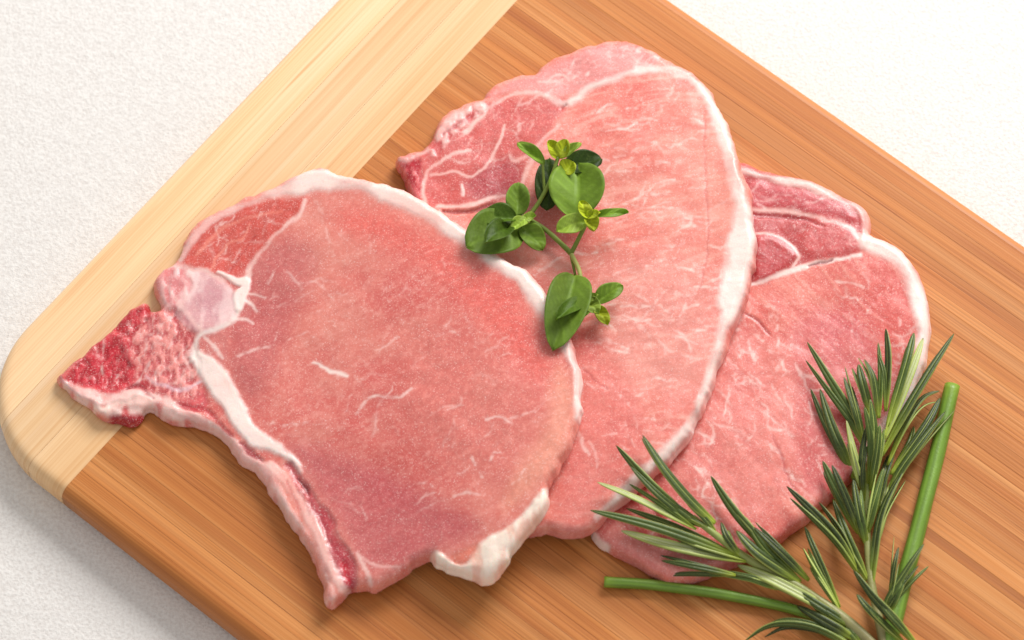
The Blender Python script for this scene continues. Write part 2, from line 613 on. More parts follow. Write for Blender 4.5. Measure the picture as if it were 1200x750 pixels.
        full[sel] = m
        return full
    rs = np.random.default_rng(seed)
    for region, count, ang, jit, length, width, amt in streaks:
        reg = curve(region, 3, True)
        lo, hi = reg.min(0), reg.max(0)
        k = 0
        while k < count:
            q = rs.uniform(lo, hi)
            if not inside(np.array([q[0]]), np.array([q[1]]), reg)[0]:
                continue
            k += 1
            def vein(q, an, L, wv, am, depth):
                n = 5
                pts = [(q[0], q[1], wv * 0.3)]
                for e in range(n):
                    an += rs.normal(0, 0.28)
                    f = (e + 1) / n
                    pts.append((pts[-1][0] + math.cos(an) * L / n, pts[-1][1] - math.sin(an) * L / n, wv * (1 - abs(2 * f - 1) ** 2 * 0.75)))
                    if depth and e in (1, 3) and rs.random() < 0.4:
                        vein(pts[-1], an + rs.choice([-1, 1]) * rs.uniform(0.4, 0.9), L * rs.uniform(0.3, 0.6), wv * 0.75, am * 0.8, depth - 1)
                stroke(pts, FAT, 1.7, am, 0.0, 0.42)
            vein(q, math.radians(ang + rs.normal(0, jit)), length * rs.uniform(0.5, 1.7), width * rs.uniform(0.4, 0.95), amt * rs.uniform(0.3, 0.9), 1)
    for s in strokes:
        m = stroke(*s[:5], *(s[6:7]))
        if m is not None and s[5]:
            masks.setdefault(s[5], []).append(m)
    wet = np.clip(0.5 + (n1 - 0.5) * 0.8, 0, 1)
    names = ['lean_meat']
    for pname, poly_px in part_masks:
        if poly_px is None:
            mm = np.max(masks[pname], axis=0) > 0.5
        else:
            mm = inside(Uq, Vq, curve(poly_px, 4, True))
        names.append(pname)
        label_map[mm] = len(names) - 1
    # ---- assemble: top grid + wall rows
    nx, ny = X.shape
    vid = np.arange(nx * ny).reshape(nx, ny)
    ci, cj = np.nonzero(cell)
    F = np.stack([vid[ci, cj], vid[ci + 1, cj], vid[ci + 1, cj + 1], vid[ci, cj + 1]], -1)
    FL = label_map[ci, cj]
    used = np.unique(F)
    remap = np.full(nx * ny, -1)
    remap[used] = np.arange(len(used))
    F = remap[F]
    V = np.stack([X, Y, Z], -1).reshape(-1, 3)[used]
    C = col.reshape(-1, 3)[used]
    W = wet.reshape(-1)[used]
    G = np.stack([gx, gy], -1).reshape(-1, 2)[used]
    Bs = base_f.reshape(-1)[used]
    E = np.concatenate([F[:, [0, 1]], F[:, [1, 2]], F[:, [2, 3]], F[:, [3, 0]]])
    EL = np.tile(FL, 4)
    key = np.sort(E, 1)
    key = key[:, 0].astype(np.int64) * len(used) + key[:, 1]
    _, inv, cnt = np.unique(key, return_inverse=True, return_counts=True)
    bd = cnt[inv] == 1
    BE, BL = E[bd], EL[bd]
    bv = np.unique(BE)
    bmap = np.full(len(used), -1)
    bmap[bv] = np.arange(len(bv))
    # average the outward direction a little so the wall is even
    rows = [0.86, 0.66, 0.44, 0.22, 0.06, 0.0]
    prev = None
    AV, AC, AW, AF, AL = [V], [C], [W], [F], [FL]
    cur = len(V)
    prev_ids = bv
    nb = fbm(V[bv, 0] * 180, V[bv, 1] * 180, 2, seed + 71)
    for k, fr in enumerate(rows):
        out = 0.0006 * math.sin(math.pi * min(1, fr + 0.12)) - 0.0016 * max(0, 0.4 - fr) / 0.4 + (nb - 0.5) * 0.0008
        P3 = V[bv].copy()
        P3[:, :2] -= G[bv] * np.asarray(out)[:, None]
        P3[:, 2] = Bs[bv] + (V[bv, 2] - Bs[bv]) * fr + 0.0001
        ids = cur + np.arange(len(bv))
        cur += len(bv)
        AV.append(P3)
        tint = 0.9 + 0.2 * fbm(V[bv, 0] * 200 + k, V[bv, 1] * 200, 2, seed + 81)
        AC.append(C[bv] * tint[:, None])
        AW.append(W[bv])
        AF.append(np.stack([prev_ids[bmap[BE[:, 1]]], prev_ids[bmap[BE[:, 0]]], ids[bmap[BE[:, 0]]], ids[bmap[BE[:, 1]]]], -1))
        AL.append(BL)
        prev_ids = ids
    V, C, W, F, FL = map(np.concatenate, (AV, AC, AW, AF, AL))
    fn = np.cross(V[F[:, 2]] - V[F[:, 0]], V[F[:, 3]] - V[F[:, 1]])
    VN = np.zeros_like(V)
    for k in range(4):
        np.add.at(VN, F[:, k], fn)
    VN /= np.linalg.norm(VN, axis=1, keepdims=True) + 1e-20
    ctr = place(np.mean([p[0] for p in outline]), np.mean([p[1] for p in outline]), ZT)
    root = thing(name, label, 'pork chop', (ctr[0], ctr[1], ZT))
    for i, pn in enumerate(names):
        fs = F[FL == i]
        if not len(fs):
            continue
        u = np.unique(fs)
        rm = np.full(len(V), -1)
        rm[u] = np.arange(len(u))
        build_mesh(pn, V[u] - np.array([ctr[0], ctr[1], ZT]), rm[fs], M_MEAT, root, C[u], True, W[u], VN[u])
    SURF = SURF_new

# colours of lean meat: (darker, lighter, speckle)
LEAN1 = (srgb(211, 100, 92), srgb(226, 136, 122), srgb(240, 178, 164))
LEAN2 = (srgb(224, 116, 104), srgb(235, 150, 135), srgb(244, 190, 174))
LEAN3 = (srgb(208, 86, 78), srgb(224, 122, 109), srgb(240, 174, 158))

# --- chop lying flat on the board, at the bottom of the pile
o3 = [(866, 194), (884, 198), (912, 208), (948, 214), (980, 230), (1004, 240), (1016, 250), (1020, 266), (1018, 278), (1036, 284), (1052, 294),
      (1068, 310), (1080, 330), (1088, 362), (1089, 394), (1082, 430), (1066, 470), (1040, 512), (1008, 552), (974, 584), (957, 598), (937, 615),
      (913, 634), (882, 652), (843, 669), (820, 679), (793, 683), (770, 675), (743, 660), (723, 649), (703, 638), (692, 622), (704, 585),
      (735, 530), (780, 450), (820, 350), (840, 250), (850, 205)]
make_chop('pork_chop', 'raw pork chop at the bottom of the overlapping row, under the rosemary', o3, 0.0078, LEAN3,
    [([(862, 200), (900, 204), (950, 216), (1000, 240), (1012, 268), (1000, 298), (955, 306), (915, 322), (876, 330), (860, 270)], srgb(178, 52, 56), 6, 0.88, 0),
     ([(880, 215), (930, 222), (985, 240), (1000, 258), (960, 252), (920, 244), (878, 240)], srgb(196, 80, 86), 6, 0.75, 0.0006),
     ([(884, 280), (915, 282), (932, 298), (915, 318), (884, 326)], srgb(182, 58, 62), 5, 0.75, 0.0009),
     ([(960, 255), (1000, 270), (1010, 290), (960, 300), (940, 285)], srgb(204, 86, 84), 6, 0.7, 0.0006),
     ([(1010, 320), (1050, 330), (1072, 370), (1070, 420), (1040, 440), (1030, 380)], srgb(216, 92, 84), 14, 0.6, 0),
     ([(930, 380), (1000, 370), (1030, 440), (990, 560), (940, 570), (925, 470)], srgb(200, 84, 90), 16, 0.55, -0.0003),
     ([(850, 390), (930, 420), (930, 560), (860, 620), (790, 600), (800, 500)], srgb(224, 130, 120), 16, 0.6, 0),
     ([(720, 620), (780, 640), (860, 655), (820, 680), (770, 674), (715, 645)], srgb(224, 140, 132), 8, 0.6, 0)],
    [([(866, 200, 3), (912, 210, 4), (950, 218, 4), (985, 233, 6), (1008, 245, 8), (1018, 264, 7), (1014, 278, 6)], PFAT, 3, 0.75, 0.0004, 'fat_rim'),
     ([(1014, 284, 8), (1036, 292, 12), (1056, 306, 13), (1070, 328, 12), (1080, 360, 10), (1084, 394, 9), (1078, 430, 8), (1062, 468, 7), (1036, 508, 5), (1004, 548, 4)], FAT, 6, 0.92, 0.0003, 'fat_rim'),
     ([(870, 336, 2.5), (895, 328, 2.5), (916, 322, 3), (940, 314, 3), (956, 308, 2.5), (985, 304, 2), (1008, 298, 4)], FAT, 1.8, 0.85, 0.0003, ''),
     ([(948, 312, 0.6), (962, 308, 1.4), (974, 305, 0.6)], srgb(140, 28, 36), 1.6, 0.8, -0.0006, ''),
     ([(872, 244, 1.5), (920, 247, 2), (960, 256, 2), (992, 264, 2.5), (1008, 280, 4)], PFAT, 2, 0.75, 0.0003, ''),
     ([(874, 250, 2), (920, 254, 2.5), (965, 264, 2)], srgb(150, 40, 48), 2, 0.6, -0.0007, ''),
     ([(880, 274, 1), (905, 274, 1.5), (925, 284, 1.5), (936, 298, 1.5), (930, 312, 1)], PFAT, 1.6, 0.75, 0.0002, ''),
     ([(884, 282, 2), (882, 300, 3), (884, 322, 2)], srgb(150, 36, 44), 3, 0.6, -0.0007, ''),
     ([(980, 226, 1), (1000, 244, 2), (1006, 262, 1.5)], srgb(180, 46, 54), 2, 0.6, -0.0003, ''),
     ([(980, 330, 1), (996, 331, 1.4), (1012, 338, 1)], FAT, 1.4, 0.7, 0.0001, ''),
     ([(874, 368, 1), (888, 376, 1.5), (902, 392, 1)], srgb(170, 50, 56), 1.5, 0.7, -0.0004, ''),
     ([(860, 382, 1), (876, 402, 1.6), (884, 426, 1)], FAT, 1.4, 0.7, 0.0001, ''),
     ([(868, 376, 1), (892, 398, 1.6), (912, 414, 1)], FAT, 1.4, 0.6, 0.0001, ''),
     ([(812, 540, 1), (830, 566, 1.8), (836, 580, 1)], FAT, 1.4, 0.6, 0.0001, ''),
     ([(905, 510, 1), (925, 560, 1.4), (935, 575, 1)], srgb(176, 60, 66), 1.5, 0.5, -0.0002, ''),
     ([(692, 622, 5), (700, 634, 5), (712, 642, 3)], FAT, 3, 0.85, 0, 'fat_rim')],
    [([(850, 360), (930, 380), (960, 560), (860, 640), (760, 610), (800, 480)], 90, -52, 14, 26, 1.3, 0.65),
     ([(930, 330), (1050, 330), (1040, 500), (960, 560), (930, 420)], 40, -40, 25, 20, 1.1, 0.5),
     ([(880, 210), (990, 240), (1000, 290), (880, 240)], 26, -12, 16, 22, 1.0, 0.4)],
    [('fat_rim', None)], 101, 0, fibre=-48, fib_amt=0.8)

# --- middle chop, leaning on the first
o2 = [(467, 188), (483, 182), (502, 173), (512, 157), (522, 140), (543, 127), (565, 120), (570, 112), (583, 100), (610, 90), (627, 90), (637, 80),
      (660, 68), (687, 58), (707, 51), (722, 50), (742, 53), (760, 62), (787, 75), (810, 89), (828, 102), (841, 123), (854, 150), (864, 180), (871, 203),
      (878, 230), (882, 262), (886, 304), (881, 326), (873, 354), (861, 382), (847, 415), (833, 452), (820, 488), (801, 520), (784, 541), (760, 562),
      (732, 585), (712, 600), (692, 621), (660, 627), (640, 622), (612, 626), (575, 600), (545, 520), (520, 420), (498, 310), (480, 235), (472, 208)]
make_chop('pork_chop', 'raw pork chop between two others with oregano on it and a white fat edge', o2, 0.0078, LEAN2,
    [([(484, 190), (520, 145), (580, 118), (650, 116), (664, 124), (640, 160), (622, 195), (605, 226), (560, 240), (510, 243), (492, 228)], srgb(200, 74, 72), 7, 0.8, 0),
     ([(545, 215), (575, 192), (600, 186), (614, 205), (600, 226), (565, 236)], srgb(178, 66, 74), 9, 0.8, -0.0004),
     ([(570, 112), (640, 80), (710, 52), (770, 68), (740, 86), (680, 106), (650, 114), (600, 108)], srgb(226, 146, 142), 5, 0.8, 0.0003),
     ([(468, 190), (488, 184), (494, 205), (492, 232), (478, 226)], srgb(196, 40, 56), 5, 0.8, -0.0003),
     ([(600, 236), (680, 230), (690, 290), (640, 300), (600, 270)], srgb(200, 84, 84), 12, 0.5, 0),
     ([(640, 380), (720, 420), (760, 520), (700, 600), (650, 610), (660, 500)], srgb(212, 98, 92), 20, 0.6, 0),
     ([(700, 320), (800, 300), (840, 360), (800, 470), (720, 420)], srgb(232, 160, 148), 24, 0.5, 0),
     ([(600, 628), (640, 622), (690, 622), (690, 645), (600, 650)], srgb(200, 120, 116), 5, 0.6, 0)],
    [([(640, 112, 1.6), (663, 122, 3), (690, 104, 2.6), (723, 91, 3), (750, 83, 3.6), (780, 81, 4), (806, 91, 4.5), (827, 112, 5), (844, 147, 6), (856, 190, 7), (866, 230, 8)], FAT, 4.2, 0.74, 0.00015, 'fat_rim'),
     ([(866, 228, 8), (871, 262, 12), (871, 296, 16), (864, 330, 15), (854, 366, 12), (844, 400, 7), (833, 440, 4), (818, 480, 3.5), (800, 508, 6), (780, 532, 6.5), (754, 555, 5), (722, 586, 4), (700, 606, 3)], FAT, 6, 0.85, 0.0002, 'fat_rim'),
     ([(640, 112, 2), (613, 109, 2), (585, 118, 2.5), (566, 136, 2), (545, 154, 4)], PFAT, 2, 0.75, 0.0003, ''),
     ([(664, 122, 1), (658, 126, 1.6)], srgb(160, 40, 44), 1.5, 0.8, -0.0006, ''),
     ([(655, 146, 1.4), (630, 172, 2.4), (616, 205, 3), (607, 222, 2)], PFAT, 1.8, 0.7, 0.0003, ''),
     ([(626, 180, 1.5), (606, 187, 2.4), (598, 182, 1)], PFAT, 2, 0.6, 0.0002, ''),
     ([(506, 206, 1), (533, 200, 1.4), (553, 207, 1.4), (573, 190, 1.4), (581, 175, 1.6), (590, 147, 1)], PFAT, 1.5, 0.75, 0.0002, ''),
     ([(541, 228, 1.4), (542, 216, 1.4)], FAT, 1.4, 0.8, 0.0002, ''),
     ([(498, 236, 2), (496, 216, 2.6), (507, 196, 2.4), (533, 181, 1.6), (552, 178, 1)], PFAT, 1.8, 0.8, 0.0004, ''),
     ([(512, 242, 1.5), (547, 240, 2.6), (573, 233, 2.4), (602, 226, 1.4)], PFAT, 1.8, 0.85, 0.0004, ''),
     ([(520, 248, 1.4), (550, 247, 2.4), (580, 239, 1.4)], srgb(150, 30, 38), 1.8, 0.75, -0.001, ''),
     ([(512, 160, 2.5), (524, 142, 3), (545, 130, 3.5), (564, 123, 3)], MEMB, 2, 0.8, 0.0004, ''),
     ([(468, 188, 2), (484, 184, 2), (502, 175, 2)], MEMB, 2, 0.7, 0, ''),
     ([(520, 158, 1.2), (545, 140, 2), (560, 133, 1)], srgb(178, 50, 56), 1.6, 0.6, -0.0003, ''),
     ([(727, 130, 1), (740, 127, 2), (754, 126, 1)], FAT, 1.5, 0.8, 0.0001, ''),
     ([(740, 142, 1), (757, 138, 1.6), (772, 141, 1)], FAT, 1.5, 0.8, 0.0001, ''),
     ([(722, 201, 1), (750, 200, 1.2), (766, 192, 1.6), (781, 190, 1)], FAT, 1.5, 0.7, 0.0001, ''),
     ([(745, 232, 1), (766, 229, 1.8), (784, 226, 1)], FAT, 1.5, 0.8, 0.0001, ''),
     ([(660, 300, 1), (640, 312, 1.6), (624, 326, 2)], FAT, 1.6, 0.6, 0.0001, ''),
     ([(672, 296, 1), (690, 297, 1.6), (710, 293, 1.2)], FAT, 1.5, 0.7, 0.0001, ''),
     ([(700, 400, 1), (715, 408, 2), (735, 414, 1.4)], FAT, 1.6, 0.7, 0.0001, ''),
     ([(710, 455, 1), (725, 463, 1.4), (745, 476, 1)], FAT, 1.5, 0.6, 0.0001, ''),
     ([(674, 500, 2), (683, 520, 2.4), (690, 534, 1)], FAT, 1.8, 0.75, 0.0001, ''),
     ([(676, 488, 2), (680, 450, 3)], PFAT, 3, 0.4, 0, ''),
     ([(684, 432, 0.8), (700, 446, 1.2), (712, 456, 0.8)], srgb(176, 56, 60), 1.2, 0.6, -0.0003, ''),
     ([(826, 130, 0.6), (826, 200, 1), (830, 280, 1), (820, 340, 0.6)], srgb(200, 96, 92), 1.5, 0.4, -0.0002, '')],
    [([(680, 140), (800, 100), (840, 200), (850, 300), (820, 400), (700, 380), (680, 260)], 78, 10, 9, 30, 1.1, 0.55),
     ([(690, 380), (830, 330), (800, 480), (720, 560), (680, 480)], 40, -18, 22, 22, 1.2, 0.55),
     ([(600, 95), (720, 60), (780, 75), (680, 100)], 28, 20, 14, 22, 1.2, 0.5),
     ([(500, 180), (560, 135), (640, 120), (600, 200)], 26, 35, 25, 18, 1.0, 0.4)],
    [('fat_rim', None), ('bone', [(466, 187), (488, 182), (494, 205), (490, 236), (474, 226)])], 202, 15, fibre=8, fib_amt=0.7,
    rough_edge=0.0007,
    sponge=[([(468, 190), (488, 184), (494, 205), (492, 232), (478, 226)], srgb(176, 24, 44), srgb(232, 130, 130), 420, 0.5, 0.001),
            ([(504, 178), (520, 142), (566, 120), (572, 130), (540, 150), (516, 180)], srgb(206, 90, 90), srgb(246, 204, 196), 330, 0.5, 0.0012)])

# --- bone-in chop on top
o1 = [(376, 200), (396, 206), (424, 211), (460, 222), (492, 237), (520, 253), (548, 272), (588, 303), (616, 319), (636, 344), (654, 372), (668, 400),
      (678, 428), (681, 450), (680, 475), (675, 502), (664, 532), (650, 558), (640, 577), (641, 588), (638, 603), (619, 621), (604, 644), (589, 670),
      (571, 683), (552, 679), (530, 674), (515, 663), (506, 652), (488, 660), (476, 669), (458, 680), (440, 692), (428, 690), (410, 694), (389, 708),
      (382, 696), (372, 664), (358, 638), (341, 616), (324, 588), (312, 568), (288, 543), (260, 516), (240, 503), (202, 493), (184, 484), (172, 482), (160, 497),
      (140, 496), (120, 491), (108, 477), (82, 459), (69, 445), (76, 436), (104, 412), (128, 388), (141, 374), (158, 362), (172, 356), (178, 366), (190, 362),
      (182, 344), (180, 330), (189, 318), (211, 304), (216, 288), (228, 268), (256, 248), (288, 235), (320, 222), (346, 208)]
make_chop('pork_chop', 'raw bone-in pork chop with a bloody red bone tip, topmost of the row', o1, 0.0078, LEAN1,
    [([(480, 262), (540, 300), (600, 340), (650, 420), (630, 450), (580, 400), (520, 330), (460, 290), (400, 270), (400, 245), (440, 245)], srgb(222, 92, 82), 20, 0.7, 0),
     ([(660, 430), (676, 470), (660, 530), (620, 580), (590, 600), (600, 560), (640, 500), (648, 440)], srgb(234, 156, 132), 14, 0.7, 0),
     ([(480, 380), (580, 420), (620, 500), (560, 560), (480, 500)], srgb(218, 124, 112), 30, 0.6, 0),
     ([(270, 330), (330, 280), (370, 300), (340, 380), (300, 470), (268, 430)], srgb(192, 96, 96), 18, 0.65, 0),
     ([(340, 520), (420, 540), (520, 590), (560, 620), (500, 650), (430, 670), (400, 620), (360, 560)], srgb(190, 82, 90), 18, 0.65, 0),
     ([(212, 306), (228, 276), (258, 252), (300, 238), (352, 231), (360, 240), (326, 272), (292, 312), (268, 326), (238, 318)], srgb(206, 76, 66), 5, 0.85, 0.0003),
     ([(204, 318), (240, 318), (268, 338), (278, 362), (262, 382), (234, 392), (214, 380), (196, 350)], srgb(232, 188, 186), 6, 0.85, 0.0004),
     ([(232, 338), (258, 336), (270, 356), (256, 374), (236, 368)], srgb(204, 146, 156), 10, 0.7, 0),
     ([(186, 320), (206, 312), (216, 332), (206, 360), (190, 362), (182, 342)], srgb(226, 150, 148), 4, 0.8, 0.0003),
     ([(72, 444), (104, 412), (141, 374), (172, 357), (182, 366), (206, 362), (224, 386), (232, 414), (236, 446), (244, 476), (205, 476), (165, 462), (120, 470), (92, 462)], srgb(212, 88, 92), 4, 0.92, -0.0006),
     ([(160, 372), (200, 366), (222, 390), (232, 420), (232, 462), (190, 462), (168, 430)], srgb(222, 138, 132), 8, 0.7, 0.0004),
     ([(80, 440), (108, 412), (132, 400), (150, 418), (148, 448), (118, 456), (92, 452)], srgb(190, 20, 44), 7, 0.92, -0.0009),
     ([(134, 386), (158, 364), (174, 358), (172, 376), (150, 392)], srgb(170, 20, 36), 4, 0.9, -0.0009),
     ([(196, 362), (212, 364), (210, 372), (198, 372)], srgb(196, 40, 50), 3, 0.9, -0.0006),
     ([(230, 390), (262, 385), (264, 428), (240, 416)], srgb(206, 124, 118), 6, 0.6, 0),
     ([(128, 484), (150, 476), (184, 482), (170, 494), (150, 500), (132, 496)], srgb(168, 24, 40), 4, 0.95, -0.0006),
     ([(100, 466), (124, 470), (128, 490), (112, 482)], srgb(240, 200, 186), 4, 0.8, 0.0004),
     ([(642, 574), (642, 604), (622, 624), (606, 648), (592, 674), (570, 688), (548, 684), (526, 678), (506, 656), (514, 646), (528, 660), (546, 664), (552, 650), (566, 634), (592, 620), (614, 602), (630, 584)], srgb(247, 222, 205), 4, 0.95, 0.0008),
     ([(530, 652), (548, 640), (560, 640), (552, 658), (536, 664)], srgb(222, 120, 98), 4, 0.8, -0.0004)],
    [([(320, 228, 7), (346, 218, 11), (372, 209, 12), (396, 214, 11), (424, 218, 9), (460, 229, 9), (490, 244, 10), (518, 262, 11), (548, 282, 10), (585, 307, 8), (613, 325, 7), (632, 351, 8), (649, 380, 8), (665, 408, 7), (676, 434, 6), (679, 460, 5), (678, 490, 2.5)], FAT, 6, 0.94, 0.0003, 'fat_rim'),
     ([(326, 226, 5), (290, 240, 4), (258, 252, 4), (232, 272, 4), (220, 290, 4), (213, 304, 4)], MEMB, 2.4, 0.8, 0.0003, 'fat_rim'),
     ([(358, 236, 3), (348, 254, 2.4), (322, 276, 2), (300, 304, 2.4), (290, 324, 4)], PFAT, 2, 0.85, 0.0003, ''),
     ([(256, 318, 1.5), (272, 328, 2.5), (288, 332, 6), (282, 346, 7), (280, 360, 4)], FAT, 2.2, 0.95, 0.0005, ''),
     ([(284, 350, 2), (292, 354, 2), (303, 364, 1.2)], FAT, 1.4, 0.9, 0.0003, ''),
     ([(286, 344, 2), (298, 344, 1.4), (312, 348, 0.8)], FAT, 1.2, 0.7, 0.0002, ''),
     ([(238, 390, 3), (222, 372, 3), (206, 352, 2.5), (196, 336, 2)], PFAT, 2.5, 0.6, 0.0003, ''),
     ([(228, 404, 2), (218, 420, 2), (224, 440, 1.5)], MEMB, 2, 0.6, 0.0003, ''),
     ([(170, 440, 1), (190, 452, 2), (216, 456, 2.4), (234, 446, 1.5)], srgb(226, 196, 206), 2, 0.6, 0.0003, ''),
     ([(240, 396, 1.5), (252, 408, 2), (262, 420, 1)], FAT, 1.6, 0.6, 0.0003, ''),
     ([(272, 372, 1.5), (286, 374, 1.5), (296, 380, 0.8)], FAT, 1.4, 0.6, 0.0003, ''),
     ([(214, 314, 2.5), (240, 318, 3), (262, 330, 2.5)], MEMB, 2, 0.8, 0.0003, ''),
     ([(282, 362, 2), (270, 378, 2.6), (246, 388, 3), (232, 396, 3), (228, 412, 4)], FAT, 2.2, 0.75, 0.0004, ''),
     ([(232, 420, 7), (246, 434, 12), (258, 452, 13), (270, 474, 12), (284, 496, 9), (298, 512, 8), (318, 522, 6), (340, 536, 4), (352, 552, 3)], FAT, 4, 0.93, 0.0006, 'fat_strip'),
     ([(74, 446, 5), (98, 462, 7), (130, 468, 6), (152, 462, 5), (172, 462, 5), (196, 474, 6), (226, 488, 7), (256, 508, 7), (288, 536, 8), (314, 564, 8), (336, 598, 8), (358, 634, 7), (372, 660, 6), (386, 698, 6)], MEMB, 3.5, 0.8, 0.0005, 'membrane'),
     ([(206, 472, 2), (226, 478, 4), (242, 480, 3), (256, 496, 3), (272, 512, 2)], srgb(186, 36, 50), 2, 0.8, -0.0006, ''),
     ([(150, 456, 2), (162, 452, 3), (172, 460, 3), (180, 466, 1)], srgb(160, 26, 42), 2, 0.85, -0.0007, ''),
     ([(282, 520, 2), (294, 530, 3.4), (306, 540, 2)], srgb(160, 30, 44), 2, 0.85, -0.0007, ''),
     ([(316, 544, 5), (336, 566, 6), (356, 594, 7), (374, 626, 7), (390, 660, 7), (402, 690, 6)], PFAT, 3, 0.88, 0.0004, ''),
     ([(336, 566, 1.5), (348, 590, 2), (352, 598, 1)], srgb(206, 84, 80), 2, 0.7, -0.0003, ''),
     ([(352, 622, 3), (366, 640, 4), (378, 676, 4), (386, 696, 4)], srgb(228, 138, 120), 3, 0.6, 0, ''),
     ([(338, 546, 4), (352, 562, 6), (366, 584, 8), (384, 614, 9), (398, 644, 10), (408, 668, 10), (410, 684, 7)], srgb(178, 56, 72), 4, 0.88, -0.0008, 'rib_bone'),
     ([(350, 562, 2), (358, 572, 3), (362, 580, 1.5)], srgb(110, 12, 24), 2, 0.9, -0.001, ''),
     ([(402, 660, 3), (408, 680, 4)], srgb(196, 24, 48), 3, 0.8, -0.0003, ''),
     ([(420, 650, 2), (428, 668, 3), (434, 686, 2.5)], PFAT, 2, 0.8, 0.0004, ''),
     ([(422, 652, 1), (440, 662, 1.6), (470, 664, 1)], MEMB, 1.6, 0.7, 0.0002, ''),
     ([(368, 424, 1), (384, 433, 2.2), (408, 441, 1.2)], FAT, 1.4, 0.9, 0.0002, ''),
     ([(440, 409, 1), (452, 404, 1.6), (466, 396, 1)], FAT, 1.4, 0.65, 0.0001, ''),
     ([(430, 466, 1), (440, 464, 1.6), (468, 466, 1.8), (482, 454, 1)], FAT, 1.4, 0.8, 0.0001, ''),
     ([(414, 490, 1), (428, 470, 1.2), (440, 464, 1.2)], FAT, 1.4, 0.65, 0.0001, ''),
     ([(552, 536, 1), (560, 550, 1.6), (564, 558, 1.6)], FAT, 1.4, 0.75, 0.0001, ''),
     ([(573, 540, 1), (579, 531, 1.6), (587, 530, 1)], FAT, 1.4, 0.75, 0.0001, ''),
     ([(598, 572, 1), (606, 564, 1.6), (615, 550, 1)], FAT, 1.4, 0.75, 0.0001, ''),
     ([(570, 491, 1), (586, 488, 1.2), (602, 497, 1.6)], FAT, 1.5, 0.7, 0.0001, ''),
     ([(600, 490, 0.8), (618, 484, 1.2), (630, 482, 0.8)], FAT, 1.4, 0.5, 0.0001, ''),
     ([(533, 581, 1), (546, 577, 1.4), (562, 580, 1)], FAT, 1.4, 0.6, 0.0001, ''),
     ([(316, 508, 1), (332, 498, 1.6), (362, 496, 1)], FAT, 1.5, 0.65, 0.0001, ''),
     ([(312, 506, 2), (318, 498, 2), (320, 492, 1)], PFAT, 1.6, 0.7, 0.0001, ''),
     ([(280, 417, 1), (306, 408, 1.6), (336, 398, 1.2), (362, 388, 0.8)], FAT, 1.4, 0.65, 0.0001, ''),
     ([(314, 332, 1), (320, 320, 1.6), (326, 310, 1)], FAT, 1.4, 0.6, 0.0001, ''),
     ([(336, 318, 1), (346, 328, 1.4), (352, 338, 0.8)], FAT, 1.4, 0.5, 0.0001, ''),
     ([(370, 236, 1.2), (380, 262, 1.6), (386, 284, 1)], PFAT, 1.6, 0.6, 0.0001, ''),
     ([(396, 236, 1), (402, 258, 1.2), (400, 276, 0.8)], PFAT, 1.6, 0.5, 0.0001, ''),
     ([(230, 300, 1), (260, 268, 1.6), (300, 252, 1.4), (330, 248, 1)], srgb(236, 150, 130), 1.8, 0.6, 0.0002, ''),
     ([(248, 314, 1), (268, 286, 1.4), (284, 278, 1), (292, 262, 0.8)], srgb(236, 150, 130), 1.6, 0.6, 0.0002, ''),
     ([(270, 318, 1), (286, 296, 1.4), (300, 276, 1)], srgb(182, 48, 46), 1.6, 0.6, -0.0003, '')],
    [([(320, 330), (480, 290), (600, 420), (640, 520), (560, 620), (430, 620), (330, 500)], 46, 25, 30, 24, 0.8, 0.36),
     ([(225, 300), (260, 258), (340, 238), (280, 310)], 22, 40, 20, 16, 1.0, 0.45),
     ([(90, 440), (140, 390), (180, 376), (230, 420), (225, 462), (130, 455)], 60, 75, 22, 16, 1.4, 0.4)],
    [('bone', [(69, 445), (104, 410), (141, 372), (172, 354), (206, 362), (228, 388), (234, 420), (240, 470), (205, 474), (165, 462), (120, 466), (92, 460)]),
     ('cartilage', [(204, 318), (240, 318), (268, 338), (278, 362), (262, 382), (234, 390), (214, 380), (198, 350)]),
     ('fat_flap', [(642, 574), (645, 604), (624, 626), (606, 650), (592, 676), (570, 690), (548, 686), (526, 680), (504, 656), (514, 646), (528, 658), (546, 660), (552, 650), (566, 634), (592, 620), (614, 602), (630, 584)]),
     ('membrane', None), ('fat_strip', None), ('rib_bone', None), ('fat_rim', None)], 303, 15, fibre=28, fib_amt=0.3,
    thin=(-0.135, -0.05, 0.68), rough_edge=0.0007,
    sponge=[([(150, 376), (182, 366), (206, 362), (224, 386), (232, 414), (236, 446), (232, 464), (205, 466), (170, 456), (150, 420)], srgb(178, 30, 44), srgb(236, 150, 142), 520, 0.5, 0.0009),
            ([(72, 444), (104, 412), (141, 374), (172, 357), (176, 372), (154, 386), (156, 440), (140, 456), (110, 458), (90, 454)], srgb(172, 2, 26), srgb(216, 54, 68), 480, 0.5, 0.0009),
            ([(74, 442), (130, 462), (172, 458), (230, 482), (290, 532), (340, 596), (376, 660), (392, 700), (380, 704), (340, 625), (290, 552), (240, 512), (180, 488), (110, 482), (66, 446)], srgb(220, 112, 108), srgb(252, 226, 214), 170, 0.42, 0.001),
            ([(200, 322), (240, 318), (268, 338), (278, 362), (262, 382), (234, 390), (214, 380), (198, 350)], srgb(214, 152, 156), srgb(244, 212, 208), 130, 0.5, 0.0004),
            ([(340, 550), (366, 580), (404, 650), (412, 690), (400, 690), (376, 630), (344, 570)], srgb(150, 30, 50), srgb(206, 96, 104), 420, 0.5, 0.0008),
            ([(642, 574), (642, 604), (622, 624), (606, 648), (592, 674), (570, 688), (548, 684), (526, 678), (506, 656), (514, 646), (528, 660), (546, 660), (566, 634), (592, 620), (614, 602)], srgb(243, 186, 164), srgb(255, 236, 220), 170, 0.4, 0.0010),
